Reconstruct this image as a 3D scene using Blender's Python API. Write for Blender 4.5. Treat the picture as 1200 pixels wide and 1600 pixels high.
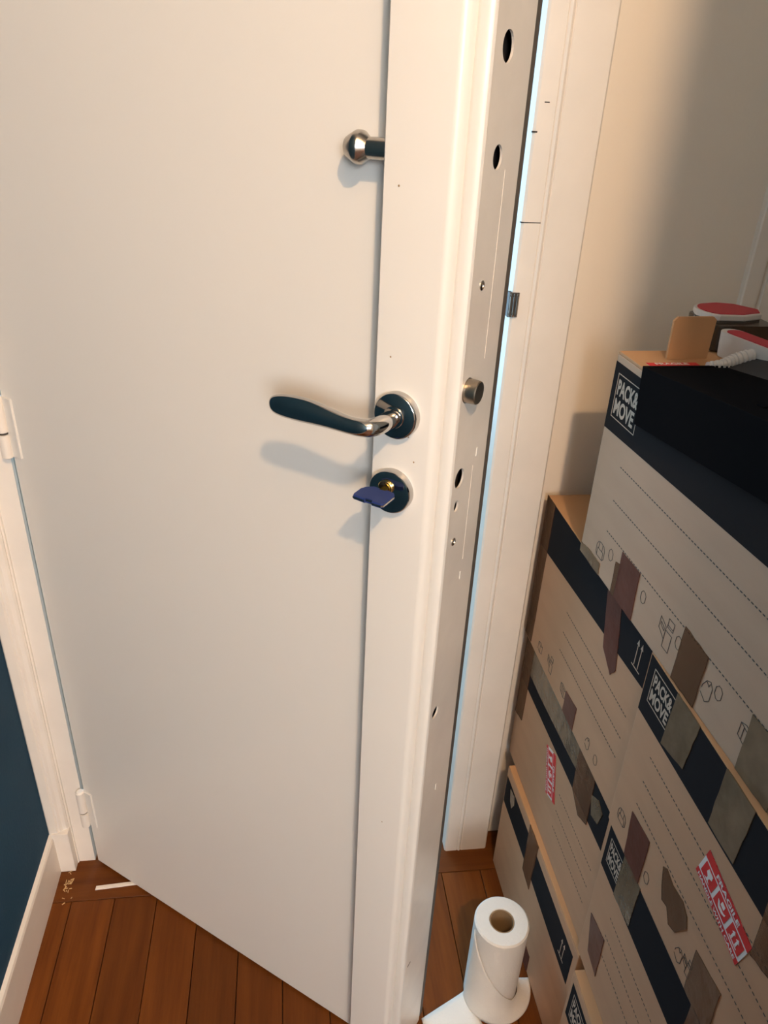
import bpy, bmesh, math, random
import numpy as np
from mathutils import Vector, Matrix

for _o in list(bpy.data.objects):
    bpy.data.objects.remove(_o)
SC = bpy.context.scene
COL = SC.collection
random.seed(4)

# ------------------------------------------------------------------ camera
FPX, CAM_H = 1190.0, 1.5
_v = np.array([493. - 600, 2970. - 800, FPX]); _down = _v / np.linalg.norm(_v)
_a = 440. - 600; _b = -(_a * _v[0] + FPX * FPX) / _v[1]
_Y = np.array([_a, _b, FPX]); _Y /= np.linalg.norm(_Y)
_Z = -_down; _X = np.cross(_Y, _Z)
_R = np.stack([_X, _Y, _Z])
cam = bpy.data.cameras.new('camera')
cam.sensor_fit = 'VERTICAL'; cam.sensor_height = 24.0; cam.sensor_width = 18.0
cam.lens = 24.0 * FPX / 1600.0
cam.clip_start = 0.01
camo = bpy.data.objects.new('camera', cam); COL.objects.link(camo)
M = Matrix.Identity(4)
for i in range(3):
    M[i][0] = _R[i][0]; M[i][1] = -_R[i][1]; M[i][2] = -_R[i][2]
M[2][3] = CAM_H
camo.matrix_world = M
SC.camera = camo

# ------------------------------------------------------------------ world, light, exposure
SC.view_settings.view_transform = 'Standard'
SC.view_settings.look = 'None'
SC.view_settings.gamma = 1.0
SC.view_settings.use_curve_mapping = False
SC.view_settings.exposure = -0.05
wd = bpy.data.worlds.new('world'); SC.world = wd; wd.use_nodes = True
wd.node_tree.nodes['Background'].inputs[0].default_value = (0.55, 0.7, 1.0, 1)
wd.node_tree.nodes['Background'].inputs[1].default_value = 0.4


def lamp(name, kind, loc, energy, color, size=0.03, rot=(0, 0, 0), sy=None):
    l = bpy.data.lights.new(name, kind); l.energy = energy; l.color = color
    if kind == 'AREA':
        l.shape = 'RECTANGLE'; l.size = size; l.size_y = sy or size
    else:
        l.shadow_soft_size = size
    o = bpy.data.objects.new(name, l); COL.objects.link(o)
    o.location = loc; o.rotation_euler = rot
    return o


# bare bulb on the ceiling of the room the photograph is taken from
lamp('ceiling_bulb_light', 'POINT', (0.155, -0.65, 2.50), 88.0, (1.0, 0.64, 0.34), 0.032)
# unseen area light added as cool fill at the far end of that room
lamp('rear_fill_light', 'AREA', (0.05, -2.85, 2.05), 84.0, (0.86, 0.93, 1.0), 1.0, (math.pi / 2, 0, 0), 0.95)
# daylight on the landing beyond the open door
lamp('landing_daylight', 'AREA', (-0.5, 2.9, 1.4), 56.0, (0.40, 0.70, 1.0), 1.2, (-math.pi / 2, 0, 0), 2.0)


# ------------------------------------------------------------------ materials
def nt(name):
    m = bpy.data.materials.new(name); m.use_nodes = True
    return m, m.node_tree.nodes, m.node_tree.links, m.node_tree.nodes['Principled BSDF']


def mat(name, col, rough=0.5, metal=0.0, var=0.0, scale=8.0, bump=0.0, bscale=60.0, alpha=1.0, coat=0.0, stretch=(1, 1, 1), trans=0.0, spec=0.5):
    m, n, l, p = nt(name)
    p.inputs['Base Color'].default_value = (*col, 1)
    p.inputs['Roughness'].default_value = rough
    p.inputs['Metallic'].default_value = metal
    p.inputs['Alpha'].default_value = alpha
    p.inputs['Specular IOR Level'].default_value = spec
    p.inputs['Coat Weight'].default_value = coat
    p.inputs['Transmission Weight'].default_value = trans
    tc = n.new('ShaderNodeTexCoord'); mp = n.new('ShaderNodeMapping')
    mp.inputs['Scale'].default_value = stretch
    l.new(tc.outputs['Object'], mp.inputs['Vector'])
    if var > 0:
        nz = n.new('ShaderNodeTexNoise'); nz.inputs['Scale'].default_value = scale; nz.inputs['Detail'].default_value = 5
        l.new(mp.outputs[0], nz.inputs['Vector'])
        r = n.new('ShaderNodeValToRGB')
        r.color_ramp.elements[0].position = 0.3; r.color_ramp.elements[1].position = 0.7
        r.color_ramp.elements[0].color = (*[c * (1 - var) for c in col], 1)
        r.color_ramp.elements[1].color = (*[min(1, c * (1 + var)) for c in col], 1)
        l.new(nz.outputs['Fac'], r.inputs['Fac']); l.new(r.outputs[0], p.inputs['Base Color'])
    if bump > 0:
        nb = n.new('ShaderNodeTexNoise'); nb.inputs['Scale'].default_value = bscale; nb.inputs['Detail'].default_value = 3
        l.new(mp.outputs[0], nb.inputs['Vector'])
        b = n.new('ShaderNodeBump'); b.inputs['Strength'].default_value = bump; b.inputs['Distance'].default_value = 0.002
        l.new(nb.outputs['Fac'], b.inputs['Height']); l.new(b.outputs[0], p.inputs['Normal'])
    return m


def wood_mat():
    m, n, l, p = nt('floor_wood')
    tc = n.new('ShaderNodeTexCoord'); oi = n.new('ShaderNodeObjectInfo')
    ad = n.new('ShaderNodeVectorMath'); ad.operation = 'ADD'
    sc_ = n.new('ShaderNodeVectorMath'); sc_.operation = 'SCALE'; sc_.inputs['Scale'].default_value = 37.0
    cmb = n.new('ShaderNodeCombineXYZ')
    for k in range(3):
        l.new(oi.outputs['Random'], cmb.inputs[k])
    l.new(cmb.outputs[0], sc_.inputs[0])
    l.new(tc.outputs['Object'], ad.inputs[0]); l.new(sc_.outputs[0], ad.inputs[1])
    mp = n.new('ShaderNodeMapping'); mp.inputs['Scale'].default_value = (26, 1.6, 8)
    l.new(ad.outputs[0], mp.inputs['Vector'])
    nz = n.new('ShaderNodeTexNoise'); nz.inputs['Scale'].default_value = 2.2; nz.inputs['Detail'].default_value = 6; nz.inputs['Roughness'].default_value = 0.6
    l.new(mp.outputs[0], nz.inputs['Vector'])
    r = n.new('ShaderNodeValToRGB')
    r.color_ramp.elements[0].position = 0.25; r.color_ramp.elements[1].position = 0.8
    r.color_ramp.elements[0].color = (0.088, 0.023, 0.003, 1)
    r.color_ramp.elements[1].color = (0.18, 0.054, 0.008, 1)
    l.new(nz.outputs['Fac'], r.inputs['Fac'])
    hs = n.new('ShaderNodeHueSaturation')
    mr = n.new('ShaderNodeMapRange'); mr.inputs['To Min'].default_value = 0.72; mr.inputs['To Max'].default_value = 1.2
    l.new(oi.outputs['Random'], mr.inputs['Value']); l.new(mr.outputs[0], hs.inputs['Value'])
    l.new(r.outputs[0], hs.inputs['Color']); l.new(hs.outputs[0], p.inputs['Base Color'])
    p.inputs['Roughness'].default_value = 0.42
    p.inputs['Specular IOR Level'].default_value = 0.18
    b = n.new('ShaderNodeBump'); b.inputs['Strength'].default_value = 0.12; b.inputs['Distance'].default_value = 0.001
    l.new(nz.outputs['Fac'], b.inputs['Height']); l.new(b.outputs[0], p.inputs['Normal'])
    return m


MT = dict(
    wall=mat('wall_paint', (0.85, 0.765, 0.655), 0.75, bump=0.15, bscale=120),
    trim=mat('trim_paint', (0.83, 0.755, 0.67), 0.42, bump=0.12, bscale=40, var=0.03, scale=14),
    door=mat('door_paint', (0.76, 0.72, 0.66), 0.36, bump=0.06, bscale=70, coat=0.1),
    navy=mat('navy_wall_paint', (0.012, 0.055, 0.105), 0.75, spec=0.2, bump=0.2, bscale=150, var=0.12, scale=3),
    ceil=mat('ceiling_paint', (0.75, 0.74, 0.72), 0.9),
    wood=wood_mat(),
    subfloor=mat('subfloor_dark', (0.018, 0.008, 0.004), 0.9),
    plate=mat('brushed_steel', (0.80, 0.73, 0.65), 0.30, 0.22, bump=0.05, bscale=220, var=0.04, scale=20),
    seal=mat('dark_rubber', (0.075, 0.062, 0.05), 0.6),
    dark=mat('dark_recess', (0.03, 0.022, 0.018), 0.7),
    chrome=mat('polished_chrome', (0.52, 0.50, 0.475), 0.09, 1.0),
    satin=mat('satin_nickel', (0.50, 0.46, 0.41), 0.24, 1.0),
    bolt=mat('bolt_steel', (0.42, 0.36, 0.29), 0.28, 1.0, bump=0.1, bscale=300, stretch=(1, 1, 6)),
    brass=mat('lock_brass', (0.62, 0.45, 0.18), 0.22, 1.0),
    keyblue=mat('blue_key_plastic', (0.018, 0.036, 0.15), 0.5, spec=0.25),
    paper=mat('kitchen_paper', (0.78, 0.73, 0.66), 0.95, bump=0.5, bscale=260),
    core=mat('cardboard_core', (0.32, 0.20, 0.10), 0.85, var=0.1),
    kraft=mat('kraft_cardboard', (0.50, 0.275, 0.13), 0.8, var=0.05, scale=18, bump=0.15, bscale=90, stretch=(1, 0.3, 3)),
    brown=mat('brown_printed_cardboard', (0.50, 0.285, 0.165), 0.75, spec=0.2, var=0.05, scale=14, bump=0.12, bscale=60, stretch=(1, 0.4, 2)),
    pale=mat('pale_printed_cardboard', (0.485, 0.325, 0.22), 0.75, spec=0.2, var=0.05, scale=14, bump=0.12, bscale=60, stretch=(1, 0.4, 2)),
    ink=mat('navy_black_ink', (0.026, 0.024, 0.025), 0.9, spec=0.0),
    line=mat('grey_print_ink', (0.05, 0.04, 0.035), 0.7),
    logo=mat('logo_unprinted_board', (0.47, 0.36, 0.27), 0.7),
    tape=mat('brown_packing_tape', (0.145, 0.066, 0.032), 0.22, var=0.2, scale=22, bump=0.5, bscale=45, alpha=0.80, spec=0.22),
    redtape=mat('red_brown_packing_tape', (0.13, 0.042, 0.030), 0.30, var=0.15, scale=22, bump=0.4, bscale=40, alpha=0.80, spec=0.22),
    tantape=mat('tan_glossy_tape', (0.20, 0.135, 0.080), 0.16, var=0.22, scale=30, bump=0.8, bscale=35, alpha=0.82, spec=0.3),
    red=mat('label_red', (0.62, 0.012, 0.016), 0.45),
    white=mat('label_white', (0.72, 0.68, 0.64), 0.5),
    blackp=mat('black_plastic', (0.008, 0.008, 0.009), 0.7, spec=0.0, bump=0.08, bscale=40),
    greyp=mat('charcoal_plastic', (0.028, 0.029, 0.032), 0.6, spec=0.2),
    whitep=mat('white_plastic', (0.62, 0.59, 0.56), 0.35),
    redp=mat('red_pad', (0.42, 0.012, 0.030), 0.5),
    smoke=mat('smoked_plastic', (0.060, 0.034, 0.020), 0.12, alpha=0.85),
    straw=mat('wood_shavings', (0.55, 0.36, 0.16), 0.8),
)


# ------------------------------------------------------------------ helpers
def link(name, me, m, parent=None, smooth=False, **props):
    o = bpy.data.objects.new(name, me); COL.objects.link(o)
    if m is not None and not me.materials:
        me.materials.append(m)
    if smooth:
        for p in me.polygons:
            p.use_smooth = True
    if parent is not None:
        o.parent = parent
    for k, v in props.items():
        o[k] = v
    return o


def empty(name, loc=(0, 0, 0), rz=0.0, parent=None, **props):
    o = bpy.data.objects.new(name, None); COL.objects.link(o)
    o.empty_display_size = 0.05
    o.location = loc; o.rotation_euler = (0, 0, rz)
    if parent is not None:
        o.parent = parent
    for k, v in props.items():
        o[k] = v
    return o


def bm_mesh(bm, name):
    me = bpy.data.meshes.new(name)
    bmesh.ops.recalc_face_normals(bm, faces=bm.faces)
    bm.to_mesh(me); bm.free()
    return me


def add_box(bm, x0, x1, y0, y1, z0, z1):
    vs = [bm.verts.new(p) for p in ((x0, y0, z0), (x1, y0, z0), (x1, y1, z0), (x0, y1, z0), (x0, y0, z1), (x1, y0, z1), (x1, y1, z1), (x0, y1, z1))]
    for f in ((0, 3, 2, 1), (4, 5, 6, 7), (0, 1, 5, 4), (1, 2, 6, 5), (2, 3, 7, 6), (3, 0, 4, 7)):
        bm.faces.new([vs[i] for i in f])


def box(name, x0, x1, y0, y1, z0, z1, m, parent=None, bev=0.0, seg=2, **props):
    bm = bmesh.new(); add_box(bm, x0, x1, y0, y1, z0, z1)
    if bev > 0:
        bmesh.ops.bevel(bm, geom=list(bm.edges), offset=bev, segments=seg, profile=0.7, affect='EDGES')
    return link(name, bm_mesh(bm, name), m, parent, smooth=False, **props)


def prism_xy(name, pts, z0, z1, m, parent=None, bev=0.0, seg=2, smooth=False, **props):
    """extrude a closed outline in the xy plane from z0 to z1"""
    bm = bmesh.new()
    lo = [bm.verts.new((p[0], p[1], z0)) for p in pts]; hi = [bm.verts.new((p[0], p[1], z1)) for p in pts]
    n = len(pts)
    bm.faces.new(lo[::-1]); bm.faces.new(hi)
    for i in range(n):
        bm.faces.new((lo[i], lo[(i + 1) % n], hi[(i + 1) % n], hi[i]))
    if bev > 0:
        es = [e for e in bm.edges if abs(e.verts[0].co.z - e.verts[1].co.z) < 1e-6]
        bmesh.ops.bevel(bm, geom=es, offset=bev, segments=seg, profile=0.6, affect='EDGES')
    return link(name, bm_mesh(bm, name), m, parent, smooth, **props)


def loft(name, rings, m, parent=None, cap=True, closed=True, smooth=True, **props):
    bm = bmesh.new(); R = [[bm.verts.new(p) for p in r] for r in rings]; n = len(rings[0])
    for a, b in zip(R, R[1:]):
        for i in range(n if closed else n - 1):
            j = (i + 1) % n
            bm.faces.new((a[i], a[j], b[j], b[i]))
    if cap:
        bm.faces.new(R[0][::-1]); bm.faces.new(R[-1])
    o = link(name, bm_mesh(bm, name), m, parent, smooth, **props)
    return o


def lathe(name, prof, axis_o, axis_d, m, parent=None, n=40, **props):
    """prof: list of (distance along axis, radius)"""
    d = Vector(axis_d).normalized(); u = d.orthogonal().normalized(); v = d.cross(u); O = Vector(axis_o)
    rings = [[O + d * s + (u * math.cos(t) + v * math.sin(t)) * max(r, 1e-5) for t in [2 * math.pi * k / n for k in range(n)]] for s, r in prof]
    o = loft(name, rings, m, parent, **props)
    auto_smooth(o)
    return o


def auto_smooth(o, ang=35):
    me = o.data
    bm = bmesh.new(); bm.from_mesh(me)
    for e in bm.edges:
        if len(e.link_faces) == 2 and e.calc_face_angle(0) > math.radians(ang):
            e.smooth = False
    bm.to_mesh(me); bm.free()


def text_mesh(s, bold=0.018):
    c = bpy.data.curves.new('txt', 'FONT'); c.body = s; c.offset = bold; c.resolution_u = 3
    o = bpy.data.objects.new('txt', c); COL.objects.link(o)
    dg = bpy.context.evaluated_depsgraph_get(); dg.update()
    me = bpy.data.meshes.new_from_object(o.evaluated_get(dg), depsgraph=dg)
    bpy.data.objects.remove(o); bpy.data.curves.remove(c)
    co = np.empty(len(me.vertices) * 3); me.vertices.foreach_get('co', co); co = co.reshape(-1, 3)
    polys = [list(p.vertices) for p in me.polygons]
    bpy.data.meshes.remove(me)
    mn = co.min(0); mx = co.max(0)
    co = (co - mn) / np.maximum(mx - mn, 1e-9)
    return co, polys


# ------------------------------------------------------------------ room shell
CEIL = 2.62
JX0, JX1 = -0.437, 0.334         # door opening
WY = 1.16                        # face of the door wall
bm = bmesh.new()
add_box(bm, 0.334, 2.3, WY, 1.36, 0, CEIL)
add_box(bm, -0.72, JX0, 1.17, 1.36, 0, CEIL)
add_box(bm, JX0, JX1, WY + 0.01, 1.36, 2.12, CEIL)
link('wall_front', bm_mesh(bm, 'wall_front'), MT['wall'], kind='structure')
box('wall_left', -0.72, -0.512, -3.2, 1.17, 0, CEIL, MT['navy'], kind='structure')
box('wall_right', 0.86, 1.0, 0.10, WY, 0, CEIL, MT['wall'], kind='structure')
box('wall_return', 0.312, 2.3, 0.0, 0.10, 0, CEIL, MT['wall'], kind='structure')
box('wall_side', 2.2, 2.3, -3.0, 0.0, 0, CEIL, MT['wall'], kind='structure')
box('wall_rear', -0.72, 2.3, -3.2, -3.0, 0, CEIL, MT['wall'], kind='structure')
box('ceiling', -0.72, 2.3, -3.2, 3.2, CEIL, CEIL + 0.1, MT['ceil'], kind='structure')
bm = bmesh.new()
add_box(bm, -1.2, 1.2, 3.05, 3.15, 0, CEIL); add_box(bm, 1.1, 1.2, 1.36, 3.05, 0, CEIL); add_box(bm, -1.2, -1.1, 1.36, 3.05, 0, CEIL)
link('wall_landing', bm_mesh(bm, 'wall_landing'), MT['wall'], kind='structure')
# unseen window frame added around the rear fill light
bm = bmesh.new()
for x0, x1, z0, z1 in ((-0.50, -0.44, 1.5, 2.6), (0.54, 0.60, 1.5, 2.6), (-0.50, 0.60, 1.5, 1.56), (-0.50, 0.60, 2.54, 2.6), (0.03, 0.07, 1.5, 2.6)):
    add_box(bm, x0, x1, -3.0, -2.97, z0, z1)
link('added_window_1', bm_mesh(bm, 'added_window_1'), MT['trim'], kind='structure')

# floor: subfloor with real planks
fl = empty('floor', kind='structure')
box('subfloor', -0.72, 2.3, -3.2, 3.2, -0.06, -0.012, MT['subfloor'], fl)


def plank(x0, x1, y0, y1):
    cx, cy = (x0 + x1) / 2, (y0 + y1) / 2
    bm = bmesh.new(); g = 0.0007
    add_box(bm, x0 - cx + g, x1 - cx - g, y0 - cy + g, y1 - cy - g, -0.012, -random.uniform(0, 0.0006))
    es = [e for e in bm.edges if all(v.co.z > -0.005 for v in e.verts)]
    bmesh.ops.bevel(bm, geom=es, offset=0.0008, segments=1, affect='EDGES')
    o = link('plank', bm_mesh(bm, 'plank'), MT['wood'], fl)
    o.location = (cx, cy, 0)
    return o


for k in range(-1, 31):
    x0 = -0.465 + 0.087 * k
    yb = 1.062
    cut = [-3.0, -1.4 + random.uniform(-.5, .5), yb]
    for a_, b_ in zip(cut, cut[1:]):
        plank(x0, x0 + 0.087, a_, b_)
for y0, y1 in ((1.062, 1.16), (1.16, 1.26), (1.26, 1.36)):          # threshold boards lie across
    o = plank(-y1, -y0, -0.52, 0.86); o.rotation_euler = (0, 0, -math.pi / 2); o.location = (0.17, (y0 + y1) / 2, 0)
box('landing_slab', -1.2, 1.2, 1.36, 3.15, -0.012, 0.0, MT['wood'], fl)

# baseboard on the navy wall
bb = prism_xy('baseboard_left', [(-0.512, 0), (-0.503, 0), (-0.503, 0.104), (-0.505, 0.110), (-0.512, 0.113)], 0, 4.14, MT['trim'], kind='structure')
bb.rotation_euler = (math.pi / 2, 0, 0); bb.location = (0, 1.14, 0)

# right casing with bead and seams
tr = prism_xy('trim_1', [(0.3345, 1.165), (0.3350, 1.118), (0.3385, 1.115), (0.362, 1.115), (0.3635, 1.1165), (0.365, 1.115), (0.3675, 1.1135), (0.370, 1.115),
                         (0.3715, 1.1165), (0.373, 1.115), (0.428, 1.115), (0.431, 1.118), (0.431, 1.165)], 0.0, 2.20, MT['trim'], kind='structure')
# reveal of the right jamb, lit by the landing
box('jamb', 0.334, 0.340, 1.165, 1.36, 0, 2.12, MT['trim'], tr)
box('seam', 0.3335, 0.3625, 1.1146, 1.12, 1.3485, 1.3497, MT['dark'], tr)
box('crack', 0.346, 0.353, 1.1146, 1.12, 1.4995, 1.501, MT['dark'], tr).rotation_euler = (0, 0.0, 0)
prism = bmesh.new()
add_box(prism, 0.3338, 0.341, 1.1144, 1.118, 1.4635, 1.4655)
link('crack', bm_mesh(prism, 'crack'), MT['dark'], tr)
# left casing: raised outer moulding, grooves, flat inner jamb, plinth
tl = prism_xy('trim_2', [(-0.512, 1.172), (-0.512, 1.141), (-0.509, 1.138), (-0.494, 1.138), (-0.491, 1.141), (-0.488, 1.141), (-0.484, 1.145), (-0.477, 1.147),
                         (-0.474, 1.151), (-0.474, 1.1545), (-0.471, 1.1545), (-0.470, 1.158), (-0.437, 1.158), (-0.437, 1.172)], 0.0, 2.20, MT['trim'], kind='structure')
box('plinth', -0.507, -0.4725, 1.134, 1.16, 0.0, 0.118, MT['trim'], tl, bev=0.002)
box('jamb', -0.437, -0.431, 1.205, 1.36, 0, 2.12, MT['trim'], tl)
box('trim_3', -0.512, 0.431, 1.117, 1.172, 2.115, 2.20, MT['trim'], kind='structure', bev=0.003)
# upright casing on the wall above the boxes
prism_xy('trim_4', [(0.7195, 1.165), (0.7195, 1.150), (0.7215, 1.148), (0.744, 1.148), (0.747, 1.153), (0.7495, 1.153), (0.752, 1.146), (0.80, 1.146), (0.80, 1.165)],
         0, 2.20, MT['trim'], kind='structure')

# latch keeper with roller on the right jamb
kp = empty('latch_keeper', (0.334, 1.113, 1.215), label='small chrome roller latch keeper fixed to the edge of the right-hand door casing', category='latch')
prism_xy('keeper_plate', [(-0.0045, 0.012), (-0.0045, -0.0008), (0.0105, -0.0008), (0.0105, 0.0016), (0.0, 0.0016), (0.0, 0.012)], 0, 0.036, MT['seal'], kp)
for xx, rr in ((-0.0020, 0.0018), (0.0030, 0.0022), (0.0075, 0.0018)):
    lathe('roller', [(0.0, rr * 0.8), (0.0008, rr), (0.0028, rr), (0.0032, rr * .6), (0.0052, rr * .6), (0.0056, rr), (0.0300, rr), (0.0304, rr * .6), (0.0322, rr * .6), (0.0326, rr), (0.0345, rr)],
          (xx, -0.0016, 0.0008), (0, 0, 1), MT['chrome'], kp, 14)

# ------------------------------------------------------------------ door (local x along the leaf from the hinge, local y into the leaf, z up)
DA = math.atan2(-0.386, 0.52)
door = empty('door_1', (-0.435, 1.156, 0), DA, kind='structure')
ZB, ZT = 0.008, 2.10
box('leaf_panel', 0.008, 0.745, 0.0, 0.040, ZB, ZT, MT['door'], door, bev=0.0012)
# thick body of the lock stile behind the panel (hollow for the bolts)
bm = bmesh.new()
add_box(bm, 0.60, 0.735, 0.0405, 0.0885, ZB, ZT)
add_box(bm, 0.735, 0.7590, 0.0725, 0.0885, ZB, ZT)
link('edge_gasket', bm_mesh(bm, 'edge_gasket'), MT['seal'], door)
# cover strip, 3 cm proud, rounded on its free edge
prism_xy('cover_strip', [(0.673, 0.0), (0.673, -0.0285), (0.6745, -0.030), (0.7365, -0.030), (0.7400, -0.0293), (0.7430, -0.0272), (0.7450, -0.0240), (0.7457, -0.020), (0.7457, 0.0)],
         ZB, ZT, MT['door'], door, smooth=True)
# rounded lip at the free edge
prism_xy('edge_lip', [(0.7458, -0.0165), (0.7475, -0.0178), (0.7495, -0.0185), (0.7540, -0.0185), (0.7575, -0.0177), (0.7598, -0.0158), (0.7607, -0.0130), (0.7607, -0.0122), (0.7458, -0.0120)],
         ZB, ZT, MT['door'], door, smooth=True)
for _n in ('cover_strip', 'edge_lip'):
    auto_smooth(bpy.data.objects[_n], 32)

# lock plate with real holes; local: width along y, height along z
holes = [(-0.0163, 1.539, 0.0122, 0.0122), (-0.0179, 1.456, 0.0103, 0.0103), (-0.0030, 1.2460, 0.0130, 0.0130),
         (-0.0047, 1.148, 0.0112, 0.0112), (-0.0035, 1.115, 0.0055, 0.0068), (-0.0030, 0.820, 0.0085, 0.0085)]
Y0, Y1 = -0.0122, 0.0725     # local y = -o
bm = bmesh.new()
zlo, zhi = ZB, ZT


def loop2(pts):
    vs = [bm.verts.new((0.7608, p[0], p[1])) for p in pts]
    return [bm.edges.new((vs[i], vs[(i + 1) % len(vs)])) for i in range(len(vs))]


hl = [(-h[0] + 0.0, h[1], h[2], h[3]) for h in holes]     # o -> local y
hl = [(max(Y0 + r1 + 0.0008, y), z, r1, r2) for y, z, r1, r2 in hl]
ed = loop2([(Y0, zlo), (Y1, zlo), (Y1, zhi), (Y0, zhi)])
for y, z, r1, r2 in hl:
    ed += loop2([(y + r1 * math.cos(t), z + r2 * math.sin(t)) for t in [2 * math.pi * k / 28 for k in range(28)]])
bmesh.ops.triangle_fill(bm, edges=ed, use_beauty=True)
ret = bmesh.ops.extrude_face_region(bm, geom=list(bm.faces))
for g in ret['geom']:
    if isinstance(g, bmesh.types.BMVert):
        g.co.x -= 0.0022
plate = link('lock_plate', bm_mesh(bm, 'lock_plate'), MT['plate'], door)
box('lock_cavity', 0.7455, 0.7485, -0.008, 0.0715, ZB, ZT, MT['dark'], door)
for _a, _b in ((1.27, 1.445), (1.03, 1.15)):
    box('plate_ridge', 0.7604, 0.7611, 0.0385, 0.0395, _a, _b, MT['plate'], plate)
lathe('latch_bolt', [(0, 0.0122), (0.022, 0.0122), (0.0275, 0.0119), (0.0285, 0.0110)], (0.745, hl[2][0], hl[2][1]), (1, 0, 0), MT['bolt'], door, 36)
for o_, z in ((-0.0115, 1.347), (-0.0047, 1.070)):
    s = lathe('plate_screw', [(0, 0.0047), (0.0010, 0.0047), (0.0016, 0.0036), (0.0016, 0.0022), (0.0006, 0.0018)], (0.7606, -o_, z), (1, 0, 0), MT['satin'], door, 20)
box('plate_slit', 0.7604, 0.7611, -0.0060, 0.0040, 0.2865, 0.2885, MT['dark'], plate)
for o_, z in ((-0.0456, 1.165), (-0.036, 1.01), (-0.032, 0.66)):
    box('paint_drip', 0.7604, 0.7614, -o_ - 0.0012, -o_ + 0.0012, z - 0.006, z + 0.004, MT['door'], plate, bev=0.0004)

# hinges
for z in (0.180, 1.030):
    h = lathe('hinge', [(0, 0.006), (0.002, 0.0088), (0.040, 0.0088), (0.0405, 0.0060), (0.0440, 0.0060), (0.0445, 0.0088), (0.100, 0.0088), (0.103, 0.006)],
              (0.0045, -0.0075, z - 0.055), (0, 0, 1), MT['trim'], door, 24)
    lathe('hinge_pin', [(0, 0.0075), (0.0030, 0.0075)], (0.0045, -0.0075, z - 0.055 + 0.0408), (0, 0, 1), MT['seal'], h, 20)
    box('hinge_leaf', 0.004, 0.030, -0.0035, 0.004, z - 0.053, z + 0.046, MT['door'], h, bev=0.0015)

# lever handle
HA, HZ = 0.7025, 1.218
dh = empty('door_handle', (HA, -0.030, HZ), parent=door, label='polished chrome lever handle on a round rose')
lathe('rosette', [(0, 0.0243), (0.0078, 0.0243), (0.0092, 0.0236), (0.0100, 0.0224), (0.0102, 0.0)], (0, 0, 0), (0, -1, 0), MT['chrome'], dh, 48)
lathe('lever_collar', [(0.0102, 0.0112), (0.0125, 0.0112), (0.0130, 0.0100)], (0, 0, 0), (0, -1, 0), MT['chrome'], dh, 32)
P = [  # (along x, out, z, half-depth out of door, half-height)
    (0.000, 0.010, 0.000, 0.0092, 0.0092), (0.000, 0.025, 0.000, 0.0092, 0.0092), (-0.0005, 0.038, 0.000, 0.0092, 0.0092),
    (-0.003, 0.0455, 0.000, 0.0094, 0.0092), (-0.009, 0.0505, -0.0005, 0.0090, 0.0092), (-0.018, 0.0522, -0.0010, 0.0080, 0.0090),
    (-0.030, 0.0522, -0.0008, 0.0074, 0.0092), (-0.045, 0.0520, 0.0006, 0.0082, 0.0103), (-0.060, 0.0518, 0.0018, 0.0086, 0.0119),
    (-0.075, 0.0516, 0.0022, 0.0088, 0.0131), (-0.090, 0.0514, 0.0018, 0.0086, 0.0134), (-0.104, 0.0512, 0.0010, 0.0078, 0.0126),
    (-0.115, 0.0510, 0.0000, 0.0064, 0.0106), (-0.1205, 0.0509, -0.0006, 0.0048, 0.0080), (-0.1232, 0.0508, -0.0010, 0.0018, 0.0036)]
rings = []
for i, (x, o_, z, hd, hh) in enumerate(P):
    a_ = P[max(0, i - 1)]; b_ = P[min(len(P) - 1, i + 1)]
    tan = Vector((b_[0] - a_[0], -(b_[1] - a_[1]), b_[2] - a_[2])).normalized()
    up = Vector((0, 0, 1)); side = tan.cross(up).normalized(); up = side.cross(tan).normalized()
    rings.append([Vector((x, -o_, z)) + side * hd * math.cos(t) + up * hh * math.sin(t) for t in [2 * math.pi * k / 28 for k in range(28)]])
lev = loft('lever', rings, MT['chrome'], dh)
md = lev.modifiers.new('sub', 'SUBSURF'); md.levels = 1; md.render_levels = 2

# key escutcheon and cylinder
KA, KZ = 0.7010, 1.1325
es = empty('key_escutcheon', (KA, -0.030, KZ), parent=door, label='round chrome escutcheon around the keyhole')
lathe('rosette', [(0, 0.0243), (0.0085, 0.0243), (0.0098, 0.0236), (0.0104, 0.0220), (0.0100, 0.0)], (0, 0, 0), (0, -1, 0), MT['chrome'], es, 48)
lathe('lock_cylinder', [(0.009, 0.0085), (0.0128, 0.0085), (0.0134, 0.0078), (0.0134, 0.0062), (0.0145, 0.0060), (0.0146, 0.0)], (-0.003, 0, 0.006), (0, -1, 0), MT['brass'], es, 32)
box('cylinder_body', -0.0078, 0.0018, -0.0118, -0.008, -0.0120, 0.004, MT['satin'], es, bev=0.001)

# slide bolt knob on the left flank of the cover strip
kn = empty('bolt_knob', (0.673, -0.0172, 1.4572), parent=door, label='nickel bolt knob on the flank of the cover strip')
lathe('shaft', [(0, 0.0094), (0.018, 0.0094), (0.0215, 0.0092), (0.0225, 0.0082)], (0, 0, 0), (-1, 0, 0), MT['satin'], kn, 32)
lathe('knob_head', [(0.0205, 0.0072), (0.0222, 0.0086), (0.0284, 0.0138), (0.0298, 0.0144), (0.0340, 0.0146), (0.0356, 0.0141), (0.0428, 0.0102), (0.0452, 0.0086), (0.0462, 0.0060), (0.0464, 0.0)],
      (0, 0, 0), (-1, 0, 0), MT['satin'], kn, 40)

# small paint specks on the strip and panel
for x, z, y in ((0.690, 1.43, -0.0302), (0.690, 1.275, -0.0302), (0.723, 1.17, -0.0302), (0.715, 1.196, -0.0302), (0.712, 0.62, -0.0302)):
    lathe('paint_speck', [(0, 0.0010), (0.0004, 0.0006)], (x, y, z), (0, -1, 0), MT['core'], door, 8)

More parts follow.
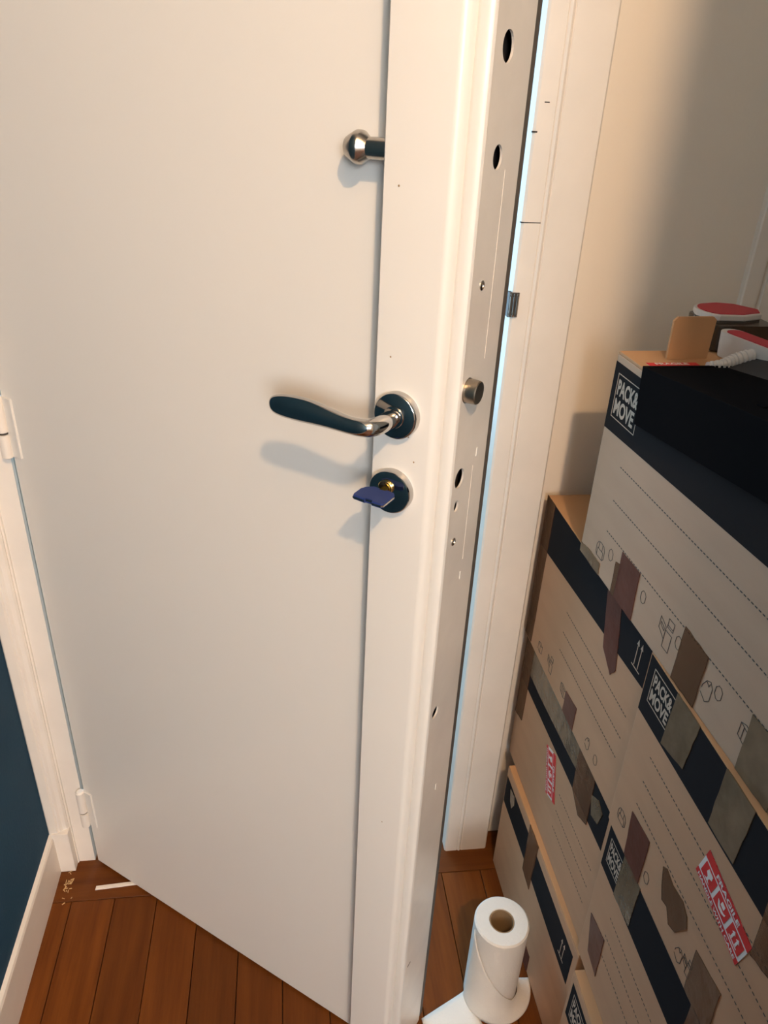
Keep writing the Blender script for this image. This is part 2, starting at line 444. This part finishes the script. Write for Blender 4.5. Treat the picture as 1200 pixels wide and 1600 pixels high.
# ------------------------------------------------------------------ key in the lock
key = empty('key', (-0.435, 1.156, 0), DA, label='blue plastic headed key left in the door lock below the chrome lever', category='key')
KO = 0.030
kz = KZ + 0.0055
head = [(-0.0050, 0.0225), (-0.0050, 0.0190), (-0.0120, 0.0185), (-0.0185, 0.0245), (-0.0212, 0.0300), (-0.0212, 0.0440), (-0.0200, 0.0470), (-0.0060, 0.0485),
        (-0.0060, 0.0455), (0.0030, 0.0455), (0.0030, 0.0490), (0.0135, 0.0490), (0.0155, 0.0470), (0.0155, 0.0240), (0.0128, 0.0205), (0.0060, 0.0190), (0.0030, 0.0190), (0.0030, 0.0225)]
ho = prism_xy('key_head', [(KA - 0.001 + x, -(KO + y)) for x, y in head], kz - 0.0032, kz + 0.0022, MT['keyblue'], key, bev=0.0008)
prism_xy('key_head_edge', [(KA - 0.001 + x * 1.03, -(KO + y * 1.0 + 0.0006)) for x, y in head], kz - 0.0016, kz + 0.0002, MT['satin'], ho)
prism_xy('key_blade', [(KA - 0.001 + x, -(KO + y)) for x, y in ((-0.0048, 0.010), (0.0028, 0.010), (0.0028, 0.0225), (-0.0010, 0.0262), (-0.0048, 0.0225))], kz - 0.0012, kz + 0.0012, MT['brass'], key)
box('key_ring_bar', KA - 0.0068, KA + 0.0018, -(KO + 0.0466), -(KO + 0.0440), kz - 0.0010, kz + 0.0008, MT['satin'], key, bev=0.0004)


# ------------------------------------------------------------------ moving boxes
class Box:
    """origin at the far, left-hand, bottom corner; u runs towards the camera, v down from the top edge"""

    def __init__(s, name, loc, yaw, L, h, W, label, shade='brown'):
        s.L, s.h, s.W = L, h, W
        s.e = empty(name, loc, math.radians(yaw), label=label, category='box', group='moving boxes stacked along the wall')
        bm = bmesh.new(); add_box(bm, 0, W, -L, 0, 0, h - 0.004)
        bmesh.ops.subdivide_edges(bm, edges=list(bm.edges), cuts=5, use_grid_fill=True)
        for v in bm.verts:                                     # slight bulge and wobble of a full carton
            fy, fz = -v.co.y / L, v.co.z / h
            if 0.01 < fy < 0.99 and 0.01 < fz < 0.98 and (v.co.x < 1e-4):
                v.co.x -= 0.0
        es = [e for e in bm.edges if len(e.link_faces) == 2 and e.calc_face_angle(0) > 1.0]
        bmesh.ops.bevel(bm, geom=es, offset=0.0018, segments=2, profile=0.6, affect='EDGES')
        link('carton', bm_mesh(bm, 'carton'), MT[shade], s.e)
        bm = bmesh.new()
        t = 0.0
        for k in (0, 1):
            x0, x1 = (0.0004, W / 2 - 0.0015) if k == 0 else (W / 2 + 0.0015, W - 0.0004)
            box('flap', x0, x1, -L + 0.001, -0.001, h - 0.0039, h, MT['kraft'], s.e, bev=0.0012)
        p = box('packing_tape', W / 2 - 0.024, W / 2 + 0.024, -L + 0.002, -0.002, h, h + 0.0004, MT['tape'], s.e)

    def poly(s, name, polys, m, lay=1, parent=None, label=None):
        bm = bmesh.new(); x1 = -0.00035 * lay; x0 = 0.0005
        for pts in polys:
            f = [bm.verts.new((x1, -u, s.h - v)) for u, v in pts]
            b = [bm.verts.new((x0, -u, s.h - v)) for u, v in pts]
            n = len(pts)
            try:
                bm.faces.new(f); bm.faces.new(b[::-1])
            except ValueError:
                continue
            for i in range(n):
                bm.faces.new((f[i], f[(i + 1) % n], b[(i + 1) % n], b[i]))
        o = link(name, bm_mesh(bm, name), m, parent or s.e)
        if label:
            o['label'] = label
        return o

    def strokes(s, name, lines, m, w=0.0008, lay=1, parent=None):
        polys = []
        for pts in lines:
            for (u0, v0), (u1, v1) in zip(pts, pts[1:]):
                d = Vector((u1 - u0, v1 - v0)); L = d.length
                if L < 1e-6:
                    continue
                d /= L; nx, ny = -d.y * w / 2, d.x * w / 2; ex, ey = d.x * w / 2, d.y * w / 2
                polys.append([(u0 - ex + nx, v0 - ey + ny), (u0 - ex - nx, v0 - ey - ny), (u1 + ex - nx, v1 + ey - ny), (u1 + ex + nx, v1 + ey + ny)])
        return s.poly(name, polys, m, lay, parent)

    def text(s, name, txt, u0, v0, u1, v1, m, lay=2, parent=None, bold=0.02, rot=0.0, piv=None, org=None):
        co, polys = text_mesh(txt, bold)
        pts = []
        for c in co:
            u = u0 + c[0] * (u1 - u0); v = v1 - c[1] * (v1 - v0)
            if org:
                u, v = org(u, v)
            pts.append((-0.00035 * lay, -u, s.h - v))
        me = bpy.data.meshes.new(name); me.from_pydata(pts, [], polys)
        return link(name, me, m, parent or s.e)

    def band(s, u0, u1, a0, b0, a1, b1):
        return s.poly('printed_band', [[(u0, a0), (u1, a1), (u1, b1), (u0, b0)]], MT['ink'], 1, label='printed navy band')

    def dashes(s, u0, u1, v, step=0.0066, v1=None):
        v1 = v if v1 is None else v1
        polys = []; u = u0
        while u < u1:
            t = (u - u0) / (u1 - u0); vv = v + (v1 - v) * t
            polys.append([(u, vv - 0.0006), (u + step * .55, vv - 0.0006), (u + step * .55, vv + 0.0006), (u, vv + 0.0006)]); u += step
        o = s.poly('dotted_line', polys, MT['line'], 1); o['kind'] = 'stuff'
        return o

    def logo(s, u0, v0, u1, v1):
        e = empty('printed_logo', parent=s.e)
        s.strokes('logo_frame', [[(u0, v0), (u1, v0), (u1, v1), (u0, v1), (u0, v0)]], MT['logo'], 0.0011, 2, e)
        H = v1 - v0; W = u1 - u0
        s.text('lettering', 'PACK&', u0 + W * .06, v0 + H * .10, u1 - W * .06, v0 + H * .47, MT['logo'], 2, e, 0.035)
        s.text('lettering', 'MOVE', u0 + W * .06, v0 + H * .54, u1 - W * .10, v0 + H * .91, MT['logo'], 2, e, 0.035)

    def arrows(s, u, v, sc=1.0):
        e = empty('up_arrows', parent=s.e)
        H = 0.040 * sc
        for k in (0, 1):
            x = u + k * 0.0115 * sc
            s.strokes('arrow', [[(x, v), (x, v - H)]], MT['logo'], 0.0012, 2, e)
            s.poly('arrow_head', [[(x - 0.0034, v - H + 0.007), (x + 0.0034, v - H + 0.007), (x, v - H - 0.002)]], MT['logo'], 2, e)
        s.strokes('arrow_base', [[(u - 0.006, v + 0.003), (u + 0.018 * sc, v + 0.003)]], MT['logo'], 0.0012, 2, e)

    def check(s, u, v, w=0.012, h=0.017):
        c = 0.004
        s.strokes('printed_checkbox', [[(u, v + c), (u + c, v), (u + w - c, v), (u + w, v + c), (u + w, v + h - c), (u + w - c, v + h), (u + c, v + h), (u, v + h - c), (u, v + c)]], MT['line'], 0.0006)

    def pict(s, kind, u, v, k=1.0):
        def T(ls): return [[(u + x * k, v + y * k) for x, y in l] for l in ls]
        if kind == 'sofa':
            ls = [[(0, .008), (.004, .002), (.012, 0), (.022, .002), (.026, .008), (.026, .020), (.022, .024), (.004, .024), (0, .020), (0, .008)], [(.004, .012), (.022, .012)], [(.007, .002), (.007, .012)], [(.018, .002), (.018, .012)], [(.004, .012), (.004, .024)], [(.022, .012), (.022, .024)]]
        elif kind == 'kitchen':
            ls = [[(0, .0), (.015, .006), (.015, .024), (0, .016), (0, 0)], [(.015, .010), (.030, .010), (.030, .034), (.015, .034), (.015, .010)], [(.017, -.008), (.030, -.008), (.030, .004), (.017, .004), (.017, -.008)], [(.003, .006), (.012, .010), (.012, .014), (.003, .010), (.003, .006)], [(.017, .001), (.030, .001)]]
        elif kind == 'bag':
            ls = [[(0, .012), (.005, .003), (.011, 0), (.016, .005), (.016, .020), (.010, .026), (0, .021)], [(.006, .004), (.010, .007), (.011, .003)], [(.0, .012), (.0, .015)]]
        elif kind == 'books':
            ls = [[(0, 0), (.008, -.003), (.026, .002), (.026, .018), (.018, .022), (0, .016), (0, 0)], [(0, 0), (.018, .005), (.026, .002)], [(.018, .005), (.018, .022)], [(.006, .002), (.006, .018)], [(.012, .0035), (.012, .0195)]]
        else:
            ls = [[(0, .004), (.010, 0), (.022, .004), (.022, .020), (.010, .024), (0, .020), (0, .004)], [(0, .004), (.011, .008), (.022, .004)], [(.011, .008), (.011, .024)]]
        return s.strokes('printed_pictogram', T(ls), MT['line'], 0.0007)

    def tape(s, pts, m='tape', lay=3):
        # ragged long edges between the given corners
        out = []
        for (u0, v0), (u1, v1) in zip(pts, pts[1:] + pts[:1]):
            n = 5
            for k in range(n):
                t = k / n
                j = 0.0007 if k else 0
                out.append((u0 + (u1 - u0) * t + random.uniform(-j, j), v0 + (v1 - v0) * t + random.uniform(-j, j)))
        return s.poly('packing_tape', [out], MT[m], lay)

    def fragile(s, cu, cv, w, h, deg, lay=2):
        c, sn = math.cos(math.radians(deg)), math.sin(math.radians(deg))

        def R(x, y):
            x -= w / 2; y -= h / 2
            return (cu + x * c - y * sn, cv + x * sn + y * c)

        def rect(x0, y0, x1, y1): return [R(x0, y0), R(x1, y0), R(x1, y1), R(x0, y1)]
        e = empty('fragile_label', parent=s.e, label='red and white fragile sticker')
        s.poly('sticker', [rect(0, 0, w, h)], MT['white'], lay, e)
        s.poly('red_strip', [rect(0, 0, w, h * .26), rect(0, h * .82, w, h)], MT['red'], lay + 1, e)
        g = w * .29
        for k in range(3):
            x = w * .05 + k * w * .32
            s.poly('red_square', [rect(x, h * .32, x + g * .92, h * .76)], MT['red'], lay + 1, e)
            q = lambda ls: [[R(x + a * g * .92, h * .32 + b * h * .44) for a, b in l] for l in ls]
            if k == 0:      # glass
                s.poly('pictogram', q([[(.32, .12), (.68, .12), (.72, .40), (.56, .56), (.56, .78), (.70, .88), (.30, .88), (.44, .78), (.44, .56), (.28, .40)]]), MT['white'], lay + 2, e)
            elif k == 1:    # hands around a parcel
                s.poly('pictogram', q([[(.40, .14), (.66, .14), (.66, .44), (.40, .44)], [(.18, .40), (.30, .40), (.40, .58), (.74, .58), (.84, .46), (.84, .62), (.66, .78), (.40, .80), (.30, .66)]]), MT['white'], lay + 2, e)
            else:           # this way up
                s.poly('pictogram', q([[(.22, .34), (.34, .14), (.46, .34), (.39, .34), (.39, .74), (.29, .74), (.29, .34)], [(.54, .34), (.66, .14), (.78, .34), (.71, .34), (.71, .74), (.61, .74), (.61, .34)], [(.2, .80), (.8, .80), (.8, .87), (.2, .87)]]), MT['white'], lay + 2, e)
        s.text('lettering', 'FRAGILE', w * .25, h * .055, w * .77, h * .205, MT['white'], lay + 2, e, 0.03, org=R)
        s.text('lettering', 'HANDLE WITH CARE', w * .05, h * .855, w * .95, h * .965, MT['white'], lay + 2, e, 0.03, org=R)


WB = 0.33
# lower far box
b = Box('moving_box', (0.4395, 1.083, 0.0), 1.35, 0.400, 0.298, WB, 'lowest brown moving box at the wall, behind the paper roll')
b.band(0.004, 0.150, 0.026, 0.098, 0.026, 0.098); b.band(0.190, 0.385, 0.026, 0.098, 0.026, 0.104)
b.tape([(0.146, 0.0), (0.196, 0.0), (0.192, 0.128), (0.150, 0.122)], 'tape')
b.arrows(0.345, 0.080, 0.9); b.tape([(0.20, 0.25), (0.25, 0.25), (0.25, 0.297), (0.2, 0.297)], 'redtape')
b.poly('paint_smear', [[(0.03, 0.035), (0.055, 0.030), (0.060, 0.050), (0.050, 0.070), (0.038, 0.062)]], MT['tantape'], 2)
# middle far box
b = Box('moving_box', (0.4510, 1.125, 0.298), 0.9, 0.4265, 0.302, WB, 'middle moving box against the wall with a small faded fragile sticker on its side')
b.band(0.004, 0.410, 0.002, 0.098, 0.006, 0.088)
b.poly('packing_tape', [[(0.0, 0.0), (0.34, 0.0), (0.34, 0.040), (0.27, 0.050), (0.10, 0.060), (0.0, 0.060)]], MT['tantape'], 3)
b.tape([(0.0, 0.0), (0.045, 0.0), (0.040, 0.18), (0.0, 0.19)], 'tape', 4)  # brown end tape; its dark colour also stands in for shade there
b.tape([(0.285, 0.0), (0.350, 0.0), (0.355, 0.098), (0.325, 0.112), (0.290, 0.090)], 'tape', 4)
b.poly('paint_smear', [[(0.350, 0.035), (0.372, 0.022), (0.392, 0.030), (0.385, 0.060), (0.362, 0.066)]], MT['tantape'], 4)
b.fragile(0.205, 0.150, 0.092, 0.044, 70)
for v in (0.15, 0.19, 0.23):
    b.dashes(0.25, 0.40, v)
# top far box
b = Box('moving_box', (0.4490, 1.135, 0.600), 0.6, 0.431, 0.300, WB, 'upper moving box against the wall, its navy band marked with two up arrows')
b.band(0.001, 0.421, 0.001, 0.098, 0.001, 0.066)
b.arrows(0.388, 0.052, 0.95)
b.tape([(0.0, 0.0), (0.040, 0.0), (0.034, 0.295), (0.0, 0.295)], 'tape', 3)  # glossy end tape, run full height to paint in the shade by the jamb
b.tape([(0.276, 0.0), (0.325, 0.0), (0.348, 0.098), (0.336, 0.116), (0.300, 0.094)], 'redtape', 3)
b.tape([(0.215, 0.255), (0.262, 0.250), (0.262, 0.298), (0.215, 0.298)], 'redtape', 3)
for v in (0.135, 0.175, 0.212):
    b.dashes(0.16, 0.40, v)
b.pict('box', 0.07, 0.262, 0.9); b.pict('kitchen', 0.12, 0.255, 0.8); b.pict('books', 0.19, 0.258, 0.9); b.pict('bag', 0.31, 0.258, 0.9); b.check(0.345, 0.262)
# lowest near box
b = Box('moving_box', (0.4345, 0.664, 0.0), -1.0, 0.52, 0.297, WB, 'lowest moving box nearest the viewer, only its far top corner in view')
b.band(0.008, 0.50, 0.022, 0.105, 0.012, 0.09); b.logo(0.020, 0.034, 0.078, 0.090)
b.tape([(0.085, 0.0), (0.14, 0.0), (0.14, 0.09), (0.085, 0.09)], 'tape')
# middle near box
b = Box('moving_box', (0.4510, 0.697, 0.2976), -0.4, 0.53, 0.3054, WB, 'moving box in the near stack directly under the box with the large fragile sticker')
b.band(0.001, 0.50, 0.010, 0.092, 0.006, 0.086); b.logo(0.012, 0.024, 0.056, 0.070)
b.tape([(0.052, 0.0), (0.104, 0.0), (0.104, 0.086), (0.052, 0.092)], 'tantape')
b.tape([(0.250, 0.0), (0.305, 0.0), (0.305, 0.11), (0.252, 0.10)], 'tape')
b.tape([(0.012, 0.195), (0.062, 0.185), (0.066, 0.270), (0.03, 0.262)], 'redtape')
for v in (0.135, 0.175, 0.215):
    b.dashes(0.06, 0.45, v)
# top near box (large sticker)
b = Box('moving_box', (0.4465, 0.702, 0.603), -0.17, 0.54, 0.300, WB, 'moving box with the large red fragile sticker below its navy band')
b.band(0.001, 0.52, 0.001, 0.089, 0.001, 0.078); b.logo(0.0165, 0.0115, 0.073, 0.062)
b.tape([(0.0725, 0.0), (0.127, 0.0), (0.121, 0.072), (0.068, 0.084)], 'tantape', 3)
b.tape([(0.186, 0.0), (0.241, 0.0), (0.239, 0.080), (0.187, 0.081)], 'tantape', 3)
b.tape([(0.292, 0.03), (0.345, 0.03), (0.345, 0.12), (0.300, 0.135)], 'tape', 3)
for v in (0.122, 0.165, 0.206):
    b.dashes(0.055, 0.50, v)
b.fragile(0.2465, 0.1375, 0.0985, 0.0455, 12.5)
b.tape([(0.052, 0.225), (0.104, 0.220), (0.106, 0.299), (0.060, 0.299)], 'redtape', 3)
b.poly('torn_tape', [[(0.142, 0.215), (0.150, 0.209), (0.168, 0.214), (0.192, 0.210), (0.206, 0.218), (0.212, 0.232), (0.205, 0.244), (0.196, 0.262), (0.182, 0.268), (0.170, 0.252), (0.158, 0.256), (0.150, 0.240)]], MT['tape'], 3)
b.tape([(0.236, 0.232), (0.288, 0.225), (0.292, 0.299), (0.240, 0.299)], 'tape', 3)
b.pict('sofa', 0.020, 0.250, 0.9); b.check(0.112, 0.262); b.pict('bag', 0.206, 0.266, 0.9); b.pict('kitchen', 0.222, 0.262, 0.6)
# topmost box, lying across both stacks
T = b = Box('moving_box', (0.4395, 0.949, 0.903), 1.87, 0.52, 0.3115, 0.36, 'topmost pale moving box carrying the black lid and the carpet cleaner', 'pale')
b.band(0.001, 0.515, 0.0135, 0.1075, 0.0135, 0.090); b.logo(0.0150, 0.0265, 0.0850, 0.086)
for v in (0.139, 0.1895, 0.2375):
    b.dashes(0.070, 0.50, v)
b.pict('sofa', 0.050, 0.262, 1.0); b.check(0.0885, 0.254); b.check(0.190, 0.254)
b.pict('kitchen', 0.244, 0.256, 1.0); b.check(0.283, 0.254); b.pict('bag', 0.349, 0.259, 1.1); b.check(0.371, 0.252); b.pict('books', 0.421, 0.259, 1.0); b.check(0.462, 0.252)
b.tape([(0.124, 0.239), (0.1775, 0.239), (0.1805, 0.3105), (0.126, 0.3105)], 'redtape', 3)
b.tape([(0.112, 0.262), (0.126, 0.258), (0.128, 0.3105), (0.114, 0.3105)], 'tape', 2)
b.tape([(0.2945, 0.234), (0.346, 0.237), (0.345, 0.3105), (0.293, 0.3105)], 'tape', 3)
b.tape([(0.432, 0.238), (0.490, 0.238), (0.490, 0.3105), (0.434, 0.3105)], 'tantape', 3)
b.tape([(0.002, 0.296), (0.030, 0.292), (0.070, 0.292), (0.072, 0.3105), (0.002, 0.3105)], 'tantape', 3)
# open end flap standing up on its top, and the red sticker lying on the top
bm = bmesh.new(); rings = []
pts = [(0, 0), (0.058, 0), (0.061, 0.050), (0.056, 0.054), (0.006, 0.054), (0.001, 0.049)]
fo = prism_xy('upright_flap', pts, 0, 0.004, MT['kraft'], T.e)
fo.rotation_euler = (math.pi / 2 - 0.06, 0, math.radians(3)); fo.location = (0.048, -0.036, T.h)
e = empty('fragile_label', parent=T.e, label='red fragile sticker lying flat on the box top')
ly = T.h + 0.0001
st = box('sticker', 0.012, 0.080, -0.0980, -0.0560, ly, ly + 0.0005, MT['white'], e)
for x0, x1, y0, y1 in ((0.012, 0.080, -0.067, -0.056), (0.012, 0.08, -0.0980, -0.090), (0.016, 0.033, -0.088, -0.070), (0.037, 0.054, -0.088, -0.070), (0.058, 0.075, -0.088, -0.070)):
    box('red_print', x0, x1, y0, y1, ly + 0.0002, ly + 0.0009, MT['red'], e)
co, polys = text_mesh('FRAGILE', 0.03)
me = bpy.data.meshes.new('lettering'); me.from_pydata([(0.022 + c[0] * 0.045, -0.0655 + c[1] * 0.008, ly + 0.0012) for c in co], [], polys)
link('lettering', me, MT['white'], e)

# ------------------------------------------------------------------ black lid draped over the near end of the topmost box
lid = empty('black_lid', (0.4342, 0.862, 1.2176), math.radians(1.9), label='black plastic lid hanging over the edge of the topmost moving box', category='lid')
lid.rotation_euler = (math.radians(-6.6), 0, math.radians(1.9))
LL, LW = 0.40, 0.20
box('lid_skirt', 0.0, 0.004, -LL, 0, -0.070, 0.003, MT['blackp'], lid, bev=0.001)
box('lid_top', 0.004, LW, -LL, 0, -0.002, 0.0015, MT['blackp'], lid, bev=0.0007)
box('lid_rim', 0.0, LW, -0.003, 0.0, -0.002, 0.004, MT['blackp'], lid, bev=0.001)
for k, (x0, y0, w, d) in enumerate(((0.03, -0.20, 0.03, 0.012), (0.07, -0.16, 0.035, 0.008), (0.075, -0.235, 0.05, 0.014), (0.03, -0.30, 0.05, 0.014), (0.11, -0.12, 0.02, 0.006))):
    box('lid_rib', x0, x0 + w, y0, y0 + d, 0.001, 0.0035, MT['blackp'], lid, bev=0.0008)
bm = bmesh.new()
vs = [(0.112, -0.004, 0.0015), (0.17, -0.006, 0.022), (0.26, -0.06, 0.050), (0.26, -0.38, 0.030), (0.15, -0.38, 0.001)]
top = [bm.verts.new(v) for v in vs]; bot = [bm.verts.new((v[0], v[1], v[2] - 0.004)) for v in vs]
bm.faces.new(top); bm.faces.new(bot[::-1])
for i in range(5):
    bm.faces.new((top[i], top[(i + 1) % 5], bot[(i + 1) % 5], bot[i]))
link('raised_side', bm_mesh(bm, 'raised_side'), MT['greyp'], lid)

# ------------------------------------------------------------------ hand-held carpet cleaner lying on the topmost box
cl = empty('carpet_cleaner', (0.60, 0.96, 1.2145), 0, label='white and red carpet cleaner with smoked tank and ribbed hose on the topmost box', category='cleaner')


def rrect(x0, x1, y0, y1, r, n=6):
    out = []
    for cx, cy, a0 in ((x1 - r, y1 - r, 0), (x0 + r, y1 - r, 90), (x0 + r, y0 + r, 180), (x1 - r, y0 + r, 270)):
        for k in range(n + 1):
            t = math.radians(a0 + 90 * k / n); out.append((cx + r * math.cos(t), cy + r * math.sin(t)))
    return out


tank = prism_xy('water_tank', rrect(-0.036, 0.052, -0.018, 0.066, 0.012), 0.001, 0.036, MT['smoke'], cl, bev=0.002)
for x, y, z0, z1 in ((-0.0365, -0.012, 0.001, 0.036), (-0.0365, 0.040, 0.001, 0.036)):
    lathe('chrome_edge', [(0, 0.0008), (z1 - z0, 0.0008)], (x, y, z0), (0, 0, 1), MT['chrome'], tank, 10)
box('latch_window', -0.0372, -0.034, -0.008, 0.012, 0.008, 0.016, MT['dark'], tank, bev=0.0005)
box('latch_tab', -0.0375, -0.034, -0.006, 0.012, 0.002, 0.007, MT['whitep'], tank, bev=0.0005)


def teardrop(s):
    pts = []
    for k in range(13):
        t = math.radians(95 + 150 * k / 12); pts.append((-0.012 + s * 0.028 * math.cos(t), 0.030 + s * 0.036 * math.sin(t)))
    pts += [(0.012, 0.030 - s * 0.034), (0.030 + s * 0.012, 0.030 - s * 0.022), (0.034 + s * 0.016, 0.030), (0.018 + s * 0.012, 0.030 + s * 0.034), (0.006, 0.030 + s * 0.042)]
    return pts


rim = prism_xy('tank_lid', teardrop(1.0), 0.0385, 0.0465, MT['whitep'], cl, bev=0.002, seg=3)
prism_xy('lid_gasket', teardrop(0.96), 0.036, 0.0385, MT['seal'], rim)
prism_xy('red_pad', teardrop(0.86), 0.0462, 0.0474, MT['redp'], rim)
# nozzle: flat hollow wand head, seen along its left flank
nz_o = Vector((-0.035, -0.040, 0.0))
dvec = Vector((0.020, -0.082, 0)); wv = Vector((0.030, 0.007, 0))


def stadium(c0, d, w, z, n=8, shrink=0.0):
    a = c0 + d * shrink; bb_ = c0 + d * (1 - shrink); dn = d.normalized(); wn = w.normalized(); r = w.length / 2 * (1 - shrink * 3)
    out = []
    for k in range(n + 1):
        t = math.pi * k / n; out.append(a + wn * (r * math.cos(t)) - dn * (r * math.sin(t)))
    for k in range(n + 1):
        t = math.pi * k / n; out.append(bb_ - wn * (r * math.cos(t)) + dn * (r * math.sin(t)))
    return [Vector((p.x, p.y, z)) for p in out]


c0 = nz_o + wv * 0.5
rings = [stadium(c0 + Vector((0.001, 0.0, 0)), dvec * 0.92, wv * 0.9, 0.001), stadium(c0, dvec * 0.96, wv * 0.95, 0.018),
         stadium(c0, dvec, wv, 0.032), stadium(c0, dvec, wv, 0.0335)]
head_ = loft('nozzle_head', rings, MT['whitep'], cl); auto_smooth(head_, 50)
loft('red_slot', [stadium(c0, dvec, wv, 0.0333, shrink=0.07), stadium(c0, dvec, wv, 0.0345, shrink=0.07)], MT['redp'], head_, smooth=False)
# ribbed hose
path = [Vector(p) for p in ((0.004, -0.088, 0.015), (-0.008, -0.090, 0.0175), (-0.024, -0.090, 0.0165), (-0.042, -0.089, 0.0110), (-0.058, -0.091, 0.0070), (-0.078, -0.092, 0.0055))]
rings = []; N = 132
for k in range(N):
    t = k / (N - 1) * (len(path) - 1); i = min(int(t), len(path) - 2); f = t - i
    p0, p1, p2, p3 = path[max(0, i - 1)], path[i], path[i + 1], path[min(len(path) - 1, i + 2)]
    p = 0.5 * ((2 * p1) + (-p0 + p2) * f + (2 * p0 - 5 * p1 + 4 * p2 - p3) * f * f + (-p0 + 3 * p1 - 3 * p2 + p3) * f ** 3)
    tn = (p2 - p1).normalized(); sd = tn.cross(Vector((0, 0, 1))).normalized(); up = sd.cross(tn)
    r = 0.0098 * (1.0 if (k % 8) < 4 else 0.84) * (1 - 0.5 * max(0, k / N - 0.55) / 0.45)
    rings.append([p + sd * r * math.cos(a) + up * r * math.sin(a) for a in [2 * math.pi * q / 20 for q in range(20)]])
loft('ribbed_hose', rings, MT['whitep'], cl, smooth=False)

# ------------------------------------------------------------------ kitchen paper roll
RC = Vector((0.3640, 0.806, 0)); RR, RH, RI = 0.0490, 0.214, 0.0225
roll = empty('paper_roll', RC, 0, label='white paper towel roll standing on the wooden floor, partly unrolled', category='paper roll')
n = 56; prof = [(RI, 0.0), (RR, 0.0), (RR, RH - 0.003), (RR - 0.003, RH), (RI + 0.001, RH), (RI, RH - 0.001)]
rings = [[Vector((r * math.cos(t) * (1 + 0.012 * math.sin(3 * t)), r * math.sin(t), z)) for t in [2 * math.pi * k / n for k in range(n)]] for r, z in prof + [prof[0]]]
o = loft('paper_body', rings, MT['paper'], roll, cap=False); auto_smooth(o, 40)
rings = [[Vector((r * math.cos(t), r * math.sin(t), z)) for t in [2 * math.pi * k / 40 for k in range(40)]] for r, z in ((RI - 0.0005, 0.001), (RI - 0.0005, RH - 0.0015), (RI - 0.0022, RH - 0.0015), (RI - 0.0022, 0.001), (RI - 0.0005, 0.001))]
o = loft('cardboard_core', rings, MT['core'], roll, cap=False); auto_smooth(o, 40)
# loose sheet: hugs the roll on its left, its top edge falls towards the right, and it flares out on the floor
NS, NT = 40, 16
grid = []
for i in range(NS + 1):
    s = i / NS
    ang = math.radians(186 + 184 * s)                     # from the left flank round the front to the right
    q_ = min(1.0, s / 0.66); ztop = 0.203 * (1 - q_) ** 1.15 + 0.034 * q_ - 0.016 * max(0, s - 0.66) / 0.34
    flare = 0.002 + 0.030 * s ** 1.1
    row = []
    for j in range(NT + 1):
        t = j / NT
        z = ztop * (1 - t) + 0.0012
        r = RR + 0.0012 + flare * (t ** 1.5)
        row.append(Vector((r * math.cos(ang), r * math.sin(ang), z)))
    grid.append(row)
bm = bmesh.new(); G = [[bm.verts.new(p) for p in row] for row in grid]
for i in range(NS):
    for j in range(NT):
        bm.faces.new((G[i][j], G[i + 1][j], G[i + 1][j + 1], G[i][j + 1]))
sh = link('loose_sheet', bm_mesh(bm, 'loose_sheet'), MT['paper'], roll, smooth=True)
sm = sh.modifiers.new('solid', 'SOLIDIFY'); sm.thickness = 0.0012; sm.offset = 1.0
# trailing end lying on the floor towards the door
pts = [(0.225, 0.765), (0.316, 0.806), (0.345, 0.770), (0.350, 0.700), (0.300, 0.640), (0.205, 0.655)]
bm = bmesh.new(); K = 12
A, Bq = Vector((0.225, 0.765, 0)), Vector((0.318, 0.808, 0)); Cq, Dq = Vector((0.245, 0.655, 0)), Vector((0.352, 0.690, 0))
G = []
for i in range(K + 1):
    row = []
    for j in range(K + 1):
        u, v = i / K, j / K
        p = A.lerp(Bq, u).lerp(Cq.lerp(Dq, u), v) - RC
        p.z = 0.0015 + 0.0035 * math.sin(math.pi * u) * math.sin(2.2 * v + 0.4) ** 2 + 0.010 * max(0, u - 0.8) * 5 * (1 - v) * 0.2
        row.append(bm.verts.new(p))
    G.append(row)
for i in range(K):
    for j in range(K):
        bm.faces.new((G[i][j], G[i + 1][j], G[i + 1][j + 1], G[i][j + 1]))
te = link('trailing_sheet', bm_mesh(bm, 'trailing_sheet'), MT['paper'], roll, smooth=True)
sm = te.modifiers.new('solid', 'SOLIDIFY'); sm.thickness = 0.0008; sm.offset = 1.0

# ------------------------------------------------------------------ white strip and shavings by the hinge corner
ws = prism_xy('plastic_strip', [(-0.050, -0.0042), (0.050, -0.0036), (0.051, 0.0036), (-0.049, 0.0040)], 0.0, 0.0045, MT['trim'], bev=0.0012,
              label='thin white plastic strip lying on the floor half under the door', category='strip')
ws.location = (-0.372, 1.090, 0.0002); ws.rotation_euler = (0, 0, math.radians(3.5))
bm = bmesh.new(); rnd = random.Random(9)
for k in range(26):
    cx, cy = -0.487 + abs(rnd.gauss(0, 0.010)), 1.100 + rnd.gauss(0, 0.018); a = rnd.uniform(0, 3.14); l = rnd.uniform(0.003, 0.009); w = 0.0007
    dx, dy = math.cos(a) * l / 2, math.sin(a) * l / 2; px, py = -math.sin(a) * w, math.cos(a) * w
    q = [(cx - dx - px, cy - dy - py), (cx + dx - px, cy + dy - py), (cx + dx + px, cy + dy + py), (cx - dx + px, cy - dy + py)]
    lo = [bm.verts.new((x, y, 0.0003)) for x, y in q]; hi = [bm.verts.new((x, y, 0.0012 + rnd.uniform(0, 0.001))) for x, y in q]
    bm.faces.new(hi); bm.faces.new(lo[::-1])
    for i in range(4):
        bm.faces.new((lo[i], lo[(i + 1) % 4], hi[(i + 1) % 4], hi[i]))
link('wood_shavings', bm_mesh(bm, 'wood_shavings'), MT['straw'], label='loose pale wood shavings on the floor by the left baseboard', category='shavings', kind='stuff')
